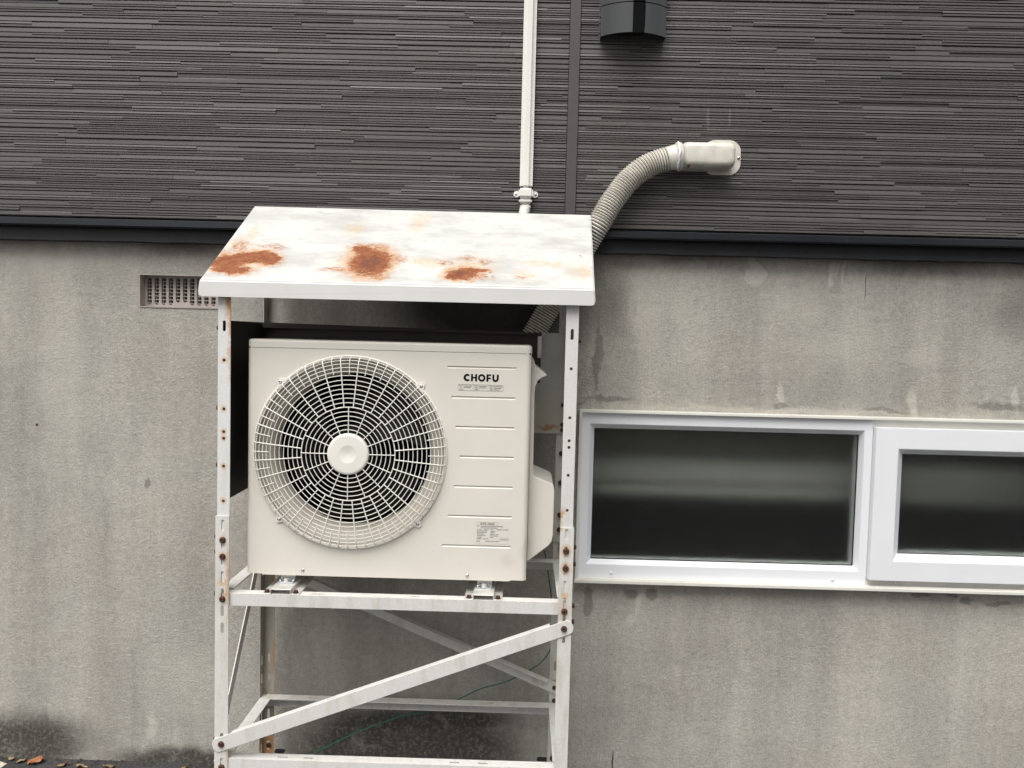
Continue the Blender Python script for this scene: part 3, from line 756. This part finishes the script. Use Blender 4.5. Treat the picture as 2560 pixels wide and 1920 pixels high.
# mounting channels
def channel(xa, xb, fw):
    h0, h1 = .7693, .7820; t = .0022
    pf = [(xa, h0), (xa+fw, h0), (xa+fw, h1), (xb-fw, h1), (xb-fw, h0), (xb, h0), (xb, h0+t), (xb-fw+t, h0+t), (xb-fw+t, h1+t), (xa+fw-t, h1+t), (xa+fw-t, h0+t), (xa, h0+t)]
    ch = obj('mounting_channel', B().prism(pf, YF+.0085, YB-.046), 'galv', stand, bev=.0007, seg=1)
    for xx in (xa+.013, xb-.013): link('bolt', HEX, 'rust_bolt', stand, loc=(xx, YF+.020, h0+t), rot=(-PI/2, 0, 0))
channel(-.7155, -.6085, .0265); channel(-.1475, -.0405, .0265)

# ------------------------------------------------------------------ outdoor unit
UX0, UX1, UY, UB, UZ0, UZ1 = -.7755, .0245, -.469, -.169, .810, 1.4820
unit = thing('outdoor_unit', ((UX0+UX1)/2, (UY+UB)/2, UZ0), 'cream heat pump outdoor unit with round fan guard standing on the white stand', 'outdoor unit')
FC = (-.4825, 1.166)
cr = .014
zt = 1.4585
pfx = [(UX0+.03, UB), (UX0, UB), (UX0, UY+cr)]
pfx += [(UX0+cr-cr*math.cos(R(a)), UY+cr-cr*math.sin(R(a))) for a in range(15, 91, 15)]
right = [(UX1-cr+cr*math.sin(R(a)), UY+cr-cr*math.cos(R(a))) for a in range(0, 91, 15)]+[(UX1, UB), (UX1-.03, UB)]
cas = B()
def wall(pts):
    v = [(x, y, z) for z in (UZ0+.003, zt) for x, y in pts]; n = len(pts)
    cas.add(v, [(i, i+1, n+i+1, n+i) for i in range(n-1)])
wall(pfx); wall(right)
cas.box(UX0+.001, UX1-.001, UB, UB+.001, UZ0+.003, zt)
cas.box(UX0+.002, UX1-.002, UY+.004, UB, UZ0+.003, UZ0+.005)
obj('casing', cas, 'unit', unit, smooth=True, angle=50)
px0, px1 = UX0+cr, UX1-cr
gro = [(-.2117, -.0181, 1.4158), (-.1988, -.0187, 1.3312), (-.1854, -.0193, 1.2472), (-.1719, -.0195, 1.1632), (-.1868, -.0205, 1.0783), (-.2018, -.0207, .9936), (-.2159, -.0213, .9082)]
GH = .0034
outl = [(px0, UZ0+.003), (px0+.030, UZ0+.003), (px0+.035, UZ0), (px1-.035, UZ0), (px1-.030, UZ0+.003), (px1, UZ0+.003), (px1, zt-.0012), (px0, zt-.0012)]
link('front_panel', plate_xz(outl, [circ(*FC, .2665, 96)[::-1]]+[rect(a, b_, q-GH, q+GH)[::-1] for a, b_, q in gro], UY, UY+.0012), 'unit', unit)
for a, b_, q in gro:
    obj('groove', B().add([(a, UY+.0002, q+GH), (b_, UY+.0002, q+GH), (b_-.001, UY+.0050, q+.0020), (a+.001, UY+.0050, q+.0020), (b_, UY+.0002, q-GH), (a, UY+.0002, q-GH)], [(0, 1, 2, 3), (3, 2, 4, 5), (0, 3, 5), (1, 4, 2)]), 'unit', unit)
# lid
def lid_loop(ins, z): return [(x, y, z) for x, y in rrect(UX0-.0006+ins, UX1+.0006-ins, UY-.0006+ins, UB+.002-ins, .016, 6)]
obj('lid', B().layers([lid_loop(0, zt), lid_loop(0, UZ1-.008), lid_loop(.0008, UZ1-.004), lid_loop(.003, UZ1-.001), lid_loop(.007, UZ1)]), 'unit', unit, smooth=True, angle=50)
obj('seam', B().box(UX0+.002, UX1-.002, UY+.0015, UB-.002, zt-.002, zt+.001), 'void', unit)
# bellmouth, fan and dark interior
bell = B(); n = 72
pr = [(.2665, UY+.0006), (.2655, UY+.012), (.258, UY+.024), (.240, UY+.036), (.228, UY+.048), (.2225, UY+.066), (.2225, UY+.10)]
L = [[(FC[0]+r*math.cos(2*PI*k/n), y, FC[1]+r*math.sin(2*PI*k/n)) for k in range(n)] for r, y in pr]
obj('bellmouth', bell.layers(L, False, False), 'bell', unit, smooth=True)
obj('heat_exchanger', B().lathe_y(FC, [(.30, UB-.03), (.30, UB-.028)], 48), 'void', unit)
obj('shroud', B().layers([[(FC[0]+r*math.cos(2*PI*k/48), y, FC[1]+r*math.sin(2*PI*k/48)) for k in range(48)] for r, y in ((.2230, UY+.10), (.31, UY+.103), (.31, UB-.03))], False, False), 'void', unit)
fan = obj('fan', B().lathe_y(FC, [(.072, UY+.13), (.072, UY+.065), (.062, UY+.055), (.01, UY+.052)], 32), 'fan_black', unit, smooth=True)
for k in range(3):
    b = B(); a0 = 2*PI*k/3+.4; nr, na = 8, 8; v = []
    for i in range(nr+1):
        r = .068+(.212-.068)*i/nr
        for j in range(na+1):
            t = j/na; a = a0+(t-.25*(i/nr))*(1.35+.25*i/nr)
            v.append((FC[0]+r*math.cos(a), UY+.072+.058*t+.01*math.sin(PI*t), FC[1]+r*math.sin(a)))
    f = [(i*(na+1)+j, i*(na+1)+j+1, (i+1)*(na+1)+j+1, (i+1)*(na+1)+j) for i in range(nr) for j in range(na)]
    o = obj('blade', b.add(v, f), 'fan_black', fan, smooth=True)
# fan guard
GY = UY-.027
def gy(r): return GY+.0065*(r/.262)**4
guard = obj('fan_guard', B().torus_y(FC, UY-.0015, .2735, .0030, 120, 8), 'guard', unit, smooth=True)
rings = [.0685, .0812, .0938, .1065, .1190, .1315, .1440, .1567, .1693, .1820, .1945, .2070, .2200, .2312, .2420, .2525, .2620]
WR = .0012
for r in rings: obj('ring', B().torus_y(FC, gy(r)+(.0012 if r < .26 else 0), r, WR if r not in (.1315,) else .0017, 112, 6), 'guard', guard, smooth=True)
obj('ring', B().torus_y(FC, UY-.012, .2695, WR, 112, 6), 'guard', guard, smooth=True)
def spoke(ang, ra, rb_, wrap, wd):
    pts = []
    for i in range(7):
        r = ra+(rb_-ra)*i/6; pts.append((r, gy(r)-.0006))
    if wrap: pts += [(.2665, UY-.017), (.2700, UY-.010), (.2722, UY-.001)]
    return B().tube([(FC[0]+r*math.cos(ang), y, FC[1]+r*math.sin(ang)) for r, y in pts], wd, 6)
for k in range(16): obj('spoke', spoke(PI/2+k*PI/8, .056, .1325, False, .0015), 'guard', guard, smooth=True)
for k in range(32): obj('spoke', spoke(PI/2+(k+.5)*PI/16, .1305, .262, True, .00175), 'guard', guard, smooth=True)
for k in range(32): obj('spoke', spoke(PI/2+k*PI/16, .224, .262, True, .00135), 'guard', guard, smooth=True)
obj('hub_cap', B().lathe_y(FC, [(.058, GY+.012), (.0585, GY-.0005), (.0575, GY-.0035), (.0545, GY-.0055), (.051, GY-.0062), (.0255, GY-.0064), (.023, GY-.0060), (.014, GY-.0040), (.001, GY-.0030)], 48), 'guard', guard, smooth=True, angle=9)
for tx, tz in ((-.6807, 1.3629), (-.2840, 1.3604), (-.6807, .9717), (-.2866, .9685)):
    d = Vector((tx-FC[0], tz-FC[1])).normalized(); q = Vector((-d.y, d.x)); c = Vector((tx, tz))
    ol = [c-d*.012+q*.019, c+d*.002+q*.0095]+[c+d*.0035+(d*math.cos(a)+q*math.sin(a))*.0075 for a in [R(70-14*i) for i in range(11)]]+[c+d*.002-q*.0095, c-d*.012-q*.019]
    tb = link('tab', plate_xz([tuple(v) for v in ol], [], UY-.0045, UY-.0003), 'guard', guard)
    obj('screw', B().lathe_y((tx, tz), [(.0046, UY-.004), (.0046, UY-.0062), (.003, UY-.0072), (.0012, UY-.0066)], 14), 'steel', guard, smooth=True)
for sx, sz in ((-.1432, .8238), (-.6128, .8266)):
    obj('screw', B().lathe_y((sx, sz), [(.0048, UY), (.0046, UY-.002), (.0032, UY-.0036), (.001, UY-.0042)], 16), 'steel', unit, smooth=True)
for sx, sz in ((-.7041, 1.4533), (-.7288, 1.4377), (-.2609, 1.4494), (-.2369, 1.4324), (-.7292, .8966), (-.2410, .8942)):
    obj('rivet', B().lathe_y((sx, sz), [(.0019, UY+.0002), (.0019, UY-.0006), (.0008, UY-.0011)], 10), 'unit', unit)
# valve cover on the right side
vc = [(.0248, 1.4470), (.0320, 1.4395), (.0362, 1.4230), (.0700, 1.3990), (.0695, 1.3955), (.0560, 1.3900), (.0440, 1.3800), (.0375, 1.3650), (.0355, 1.3460), (.0372, 1.1120), (.0395, 1.1050), (.0930, 1.0830), (.0985, 1.0745), (.1005, 1.0600), (.1000, .9330), (.0965, .9150), (.0880, .9020), (.0300, .8560), (.0248, .8540)]
obj('valve_cover', B().prism(vc, UY+.055, UB-.02), 'unit', unit, bev=.005, seg=3, smooth=True, angle=60)
# feet resting on the channels
def foot(cx):
    zf = .7844
    b = B(); 
    pf = [(UY+.006, zf), (UY+.003, zf+.004), (UY+.010, zf+.004), (UY+.020, zf+.0055), (UY+.028, zf+.0130), (UY+.036, .8125), (UY+.045, .8125), (UY+.036, zf+.012), (UY+.026, zf)]
    b.layers([[(x, y, z) for y, z in pf] for x in (cx-.021, cx+.021)])
    f = obj('foot', b, 'zinc', unit, bev=.0012)
    obj('foot_rib', B().tube([(cx+.019*math.cos(R(a)), UY+.0135+.014*math.sin(R(a)), zf+.0062+.004*math.sin(R(a))) for a in range(0, 181, 15)], .0022, 8), 'zinc', f, smooth=True)
    obj('foot_bolt', B().tube([(cx, UY+.010, zf+.003), (cx, UY+.010, zf+.0135), (cx, UY+.010, zf+.0145)], [.0072, .0072, .0055], 12), 'galv', f)
foot(-.6625); foot(-.0945)
# lettering
def glyph_C(x, z0, h, wd, s):
    r = h/2; c = (x+r, z0+r); o = []
    a0 = math.acos(min(1, (wd-r)/r)) if wd > r else PI/2
    a0 = R(46)
    for k in range(25): a = a0+(2*PI-2*a0)*k/24; o.append((c[0]+r*math.cos(a), c[1]+r*math.sin(a)))
    for k in range(25): a = 2*PI-a0*1.12-(2*PI-2.24*a0)*k/24; o.append((c[0]+.003*.2+(r-s)*math.cos(a), c[1]+(r-s)*math.sin(a)))
    return [o], []
logo = []
z0, h, s = 1.3773, .0206, .0055
logo.append(plate_xz(glyph_C(-.1656, z0, h, .018, s)[0][0], [], UY-.0006, UY+.0002))
Hx0, Hx1 = -.1447, -.1275
logo.append(plate_xz([(Hx0, z0), (Hx0+s, z0), (Hx0+s, z0+.0082), (Hx1-s, z0+.0082), (Hx1-s, z0), (Hx1, z0), (Hx1, z0+h), (Hx1-s, z0+h), (Hx1-s, z0+.0125), (Hx0+s, z0+.0125), (Hx0+s, z0+h), (Hx0, z0+h)], [], UY-.0006, UY+.0002))
logo.append(plate_xz(circ(-.11465, z0+h/2, .0106, 40), [circ(-.11465, z0+h/2, .0106-s, 32)[::-1]], UY-.0006, UY+.0002))
Fx = -.1013
logo.append(plate_xz([(Fx, z0), (Fx+s, z0), (Fx+s, z0+.0075), (Fx+.0122, z0+.0075), (Fx+.0122, z0+.0117), (Fx+s, z0+.0117), (Fx+s, z0+h-.0043), (Fx+.0134, z0+h-.0043), (Fx+.0134, z0+h), (Fx, z0+h)], [], UY-.0006, UY+.0002))
Ux, Uw = -.0846, .0177; ru = Uw/2
o = [(Ux, z0+h), (Ux, z0+ru)]+[(Ux+ru+ru*math.cos(R(a)), z0+ru+(ru+.0004)*math.sin(R(a))) for a in range(195, 360, 15)]+[(Ux+Uw, z0+ru), (Ux+Uw, z0+h), (Ux+Uw-s, z0+h), (Ux+Uw-s, z0+ru)]
o += [(Ux+ru+(ru-s)*math.cos(R(a)), z0+ru+(ru-s)*math.sin(R(a))) for a in range(345, 180, -15)]+[(Ux+s, z0+ru), (Ux+s, z0+h)]
logo.append(plate_xz(o, [], UY-.0006, UY+.0002))
link('logo', join(logo, 'logo'), 'ink', unit)
def text_mesh(body, size, x, z, y, bold=0):
    cu = bpy.data.curves.new('t', 'FONT'); cu.body = body; cu.size = size; cu.offset = bold; cu.extrude = .00012
    t = bpy.data.objects.new('t', cu); COL.objects.link(t)
    me = bpy.data.meshes.new_from_object(t); COL.objects.unlink(t); bpy.data.objects.remove(t); bpy.data.curves.remove(cu); me.materials.clear()
    return remap(me, lambda a, b, c: (x+a, y+c, z+b))
YD = UY-.0005
wl = B()
def bar(b, x0, x1, za, zb): b.box(x0, x1, YD-.0001, YD+.0004, za, zb)
wx0, wx1, wz0, wz1 = -.1807, -.0534, 1.3510, 1.3682
parts = [plate_xz(rrect(wx0, wx1, wz0, wz1, .0018, 4), [rrect(wx0+.0005, wx1-.0005, wz0+.0005, wz1-.0005, .0014, 4)[::-1]], YD-.0001, YD+.0004)]
random.seed(5)
cells = [wx0, -.1382, -.0962, wx1]
for i in range(3):
    a, b_ = cells[i], cells[i+1]
    if i: bar(wl, a-.0002, a+.0002, wz0+.0005, wz1-.0005)
    bar(wl, a+.0160, a+.0163, wz0+.001, wz1-.001)
    xx = a+.003
    for q in range(3): bar(wl, xx, xx+.0020, wz1-.0042, wz1-.0022); xx += .0042
    cx, cz = a+.0088, wz0+.0062
    if i == 0: parts.append(plate_xz([(cx-.0052, cz-.0046), (cx+.0052, cz-.0046), (cx, cz+.0050)], [[(cx-.0040, cz-.0039), (cx, cz+.0038), (cx+.0040, cz-.0039)]], YD-.0001, YD+.0004))
    else:
        parts.append(plate_xz(circ(cx, cz, .0044, 20), [circ(cx, cz, .0036, 20)[::-1]], YD-.0001, YD+.0004))
        parts.append(plate_xz([(cx-.0031, cz+.0026), (cx-.0026, cz+.0031), (cx+.0031, cz-.0026), (cx+.0026, cz-.0031)], [], YD-.0001, YD+.0003))
    for ln in range(3 if i == 2 else 2):
        zz = wz1-.0050-ln*.0045; xx = a+.0175
        while xx < b_-.004-(ln*.003):
            d = random.uniform(.0010, .0020); bar(wl, xx, xx+d, zz, zz+.0017); xx += d+.0005
parts.append(wl.mesh('wl'))
link('warning_label', join(parts, 'warning'), 'ink_soft', unit)
rp = link('rating_plate', plate_xz(rect(-.1205, -.0245, .9165, .9815), [], UY-.0004, UY+.0002), 'decal', unit)
rt = B(); tp = [text_mesh('EHPE-4560K', .0078, -.1090, .9712, YD, .00012)]
fr = rect(-.1192, -.0592, .9698, .9785); tp.append(plate_xz(fr, [rect(-.1189, -.0595, .9701, .9782)[::-1]], YD-.0001, YD+.0003))
fr2 = rect(-.0535, -.0279, .9265, .9347); tp.append(plate_xz(fr2, [rect(-.0531, -.0283, .9269, .9343)[::-1]], YD-.0001, YD+.0003))
rows = [(.9655, [(-.118, -.1125), (-.108, -.044)]), (.9610, [(-.107, -.061)]), (.9565, [(-.118, -.115), (-.112, -.105), (-.098, -.085), (-.080, -.072), (-.063, -.047), (-.044, -.029)]),
        (.9520, [(-.118, -.088), (-.080, -.066)]), (.9475, [(-.118, -.091), (-.080, -.067)]), (.9430, [(-.118, -.098), (-.081, -.068), (-.065, -.057)]), (.9385, [(-.118, -.094), (-.080, -.058)]),
        (.9340, [(-.118, -.105), (-.081, -.072)]), (.9295, [(-.118, -.105), (-.102, -.086)]), (.9228, [(-.120, -.109), (-.094, -.080), (-.078, -.055)]), (.9288, [(-.050, -.031)])]
for zz, seg in rows:
    for a, b_ in seg:
        x = a
        while x < b_:
            d = random.uniform(.0009, .0019); bar(rt, x, min(x+d, b_), zz, zz+random.uniform(.0016, .0024)); x += d+.0005
tp.append(rt.mesh('rt'))
link('rating_text', join(tp, 'rating'), 'ink_soft', rp)

# ------------------------------------------------------------------ green wire, clutter at the wall's foot
gw = [(.078, -.03, .90), (.0818, -.035, .807), (.0921, -.04, .772), (.118, -.05, .62), (.128, -.05, .52), (.1135, -.05, .4504), (.0837, -.05, .4095), (.0565, -.05, .3898), (.0065, -.05, .360), (-.0438, -.05, .3372), (-.1128, -.05, .3161), (-.1816, -.055, .2832), (-.2781, -.055, .2376), (-.3845, -.055, .213), (-.5025, -.055, .166), (-.5952, -.055, .1205), (-.6834, -.055, .0698), (-.74, -.06, .02), (-.80, -.07, .004)]
tag(obj('earth_wire', B().tube(spline(gw, 8), .0021, 8), 'wire_green', smooth=True), 'thin green earth wire sagging across the concrete behind the stand', 'wire')
tag(obj('wire_hook', B().tube([(-.862, .004, .372), (-.860, -.022, .374), (-.856, -.030, .370), (-.853, -.031, .358)], .0022, 6), 'rubber'), 'small black wire hook sticking out of the concrete beside the rusty back post', 'hook')
mf = thing('anchor_block', (-1.86, -.10, 0), 'cream plastic footing with an upright zinc bolt by the wall', 'footing')
obj('block', B().hexa([(-2.05, -.19, 0), (-1.742, -.19, 0), (-1.728, -.035, 0), (-2.05, -.02, 0), (-2.04, -.18, .028), (-1.775, -.18, .010), (-1.762, -.045, .010), (-2.04, -.03, .028)]), 'cream_block', mf, bev=.006, seg=3, smooth=True)
obj('bolt', B().tube([(-1.782, -.10, .010), (-1.782, -.10, .018), (-1.782, -.10, .0182), (-1.782, -.10, .040), (-1.782, -.10, .042)], [.0085, .0085, .0042, .0042, .003], 12), 'galv', mf)
def leaf(x, y, z, ln, wd, rz, curl, mat, label, seed):
    random.seed(seed); v = []; n = 8
    for i in range(n+1):
        t = i/n; wdt = wd*(math.sin(PI*min(.985, max(.015, t)))**.6)*(1-.35*t)
        for j in (-1, -.5, 0, .5, 1):
            v.append(((t-.5)*ln, j*wdt*random.uniform(.65, 1.2), .003+curl*(.5*j*j*math.sin(3*t+seed)+.5*math.sin(5*t+j*2+seed))**2+random.uniform(0, .003)))
    f = [(i*5+j, i*5+j+1, i*5+j+6, i*5+j+5) for i in range(n) for j in range(4)]
    me = B().add(v, f).mesh('leaf')
    o = link('dry_leaf', me, mat, None, loc=(x, y, z), rot=(random.uniform(-.15, .15), random.uniform(-.2, .2), rz))
    md = o.modifiers.new('t', 'SOLIDIFY'); md.thickness = .0006
    return tag(o, label, 'leaf', 'dry leaves at the foot of the wall')
leaf(-1.640, -.032, .004, .055, .030, .1, .016, 'leaf_orange', 'largest crumpled orange-brown dry leaf against the mouldy concrete', 1)
LF = ['tiny tan leaf between the cream footing and the wall', 'small tan leaf between the cream footing and the orange leaf', 'small curled tan leaf, first one past the orange leaf away from the footing',
      'small curled tan leaf, second one past the orange leaf away from the footing', 'small curled tan leaf, third one past the orange leaf away from the footing', 'lone small tan leaf closest to the stand post on the dark ground']
for i, (x, y, ln, rz) in enumerate(((-1.735, -.018, .02, 1.3), (-1.69, -.03, .035, .9), (-1.535, -.05, .045, .5), (-1.47, -.055, .045, -.2), (-1.38, -.05, .04, .2), (-1.12, -.045, .03, .4))):
    leaf(x, y, .001, ln, .015, rz, .012, 'leaf_tan', LF[i], 10+i)
random.seed(17)
so_ = B()
for k in range(900):
    x = random.uniform(-2.6, 2.4); y = -abs(random.gauss(0, .035))-.002
    r = random.uniform(.002, .008)*(1 if random.random() < .9 else 1.6)
    c = Vector((x, y, r*.2)); q = [c+Vector((random.uniform(.6, 1.2)*r*a, random.uniform(.6, 1.2)*r*b, random.uniform(.5, .9)*r*cc)) for a, b, cc in ((1, 0, 0), (-1, 0, 0), (0, 1, 0), (0, -1, 0), (0, 0, 1), (0, 0, -1))]
    so_.add(q, [(0, 2, 4), (2, 1, 4), (1, 3, 4), (3, 0, 4), (2, 0, 5), (1, 2, 5), (3, 1, 5), (0, 3, 5)])
o = obj('soil_crumbs', so_, 'soil'); o['kind'] = 'stuff'; o['label'] = 'dark soil crumbs lying along the foot of the wall'; o['category'] = 'soil'

# ------------------------------------------------------------------ neighbouring house across the yard (seen only as a reflection)
nh = thing('neighbouring_house', (3.2, -11, 0), 'grey two-storey neighbouring house mirrored as a dark band in the vent hood', 'house')
simple('neighbour_wall', (.16, .16, .165), .8, 0, .15, 2)
simple('neighbour_roof', (.05, .05, .055), .6, 0, .2, 3)
simple('neighbour_pane', (.03, .035, .04), .08)
wins = [(1.4, 2.6, 1.0, 2.2), (3.8, 5.0, 1.0, 2.2), (1.4, 2.6, 4.0, 5.2), (3.8, 5.0, 4.0, 5.2)]
link('wall', plate_xz([(.6, 0), (5.8, 0), (5.8, 6.2), (3.2, 7.8), (.6, 6.2)], [rect(*q)[::-1] for q in wins], -8.2, -8.0), 'neighbour_wall', nh)
obj('side_walls', B().box(.6, .8, -14, -8.2, 0, 6.2).box(5.6, 5.8, -14, -8.2, 0, 6.2), 'neighbour_wall', nh)
obj('roof', B().hexa([(.2, -14.2, 6.0), (3.2, -14.2, 7.85), (3.2, -7.7, 7.85), (.2, -7.7, 6.0), (.2, -14.2, 6.15), (3.2, -14.2, 8.0), (3.2, -7.7, 8.0), (.2, -7.7, 6.15)]).hexa([(3.2, -14.2, 7.85), (6.2, -14.2, 6.0), (6.2, -7.7, 6.0), (3.2, -7.7, 7.85), (3.2, -14.2, 8.0), (6.2, -14.2, 6.15), (6.2, -7.7, 6.15), (3.2, -7.7, 8.0)]), 'neighbour_roof', nh)
for a, b_, c, d in wins:
    wn = obj('window', ring_rects([(a, b_, c, d, -8.2), (a, b_, c, d, -7.97), (a+.06, b_-.06, c+.06, d-.06, -7.97), (a+.06, b_-.06, c+.06, d-.06, -8.1)]), 'upvc', nh)
    obj('pane', B().box(a+.05, b_-.05, -8.1, -8.09, c+.05, d-.05), 'neighbour_pane', wn)
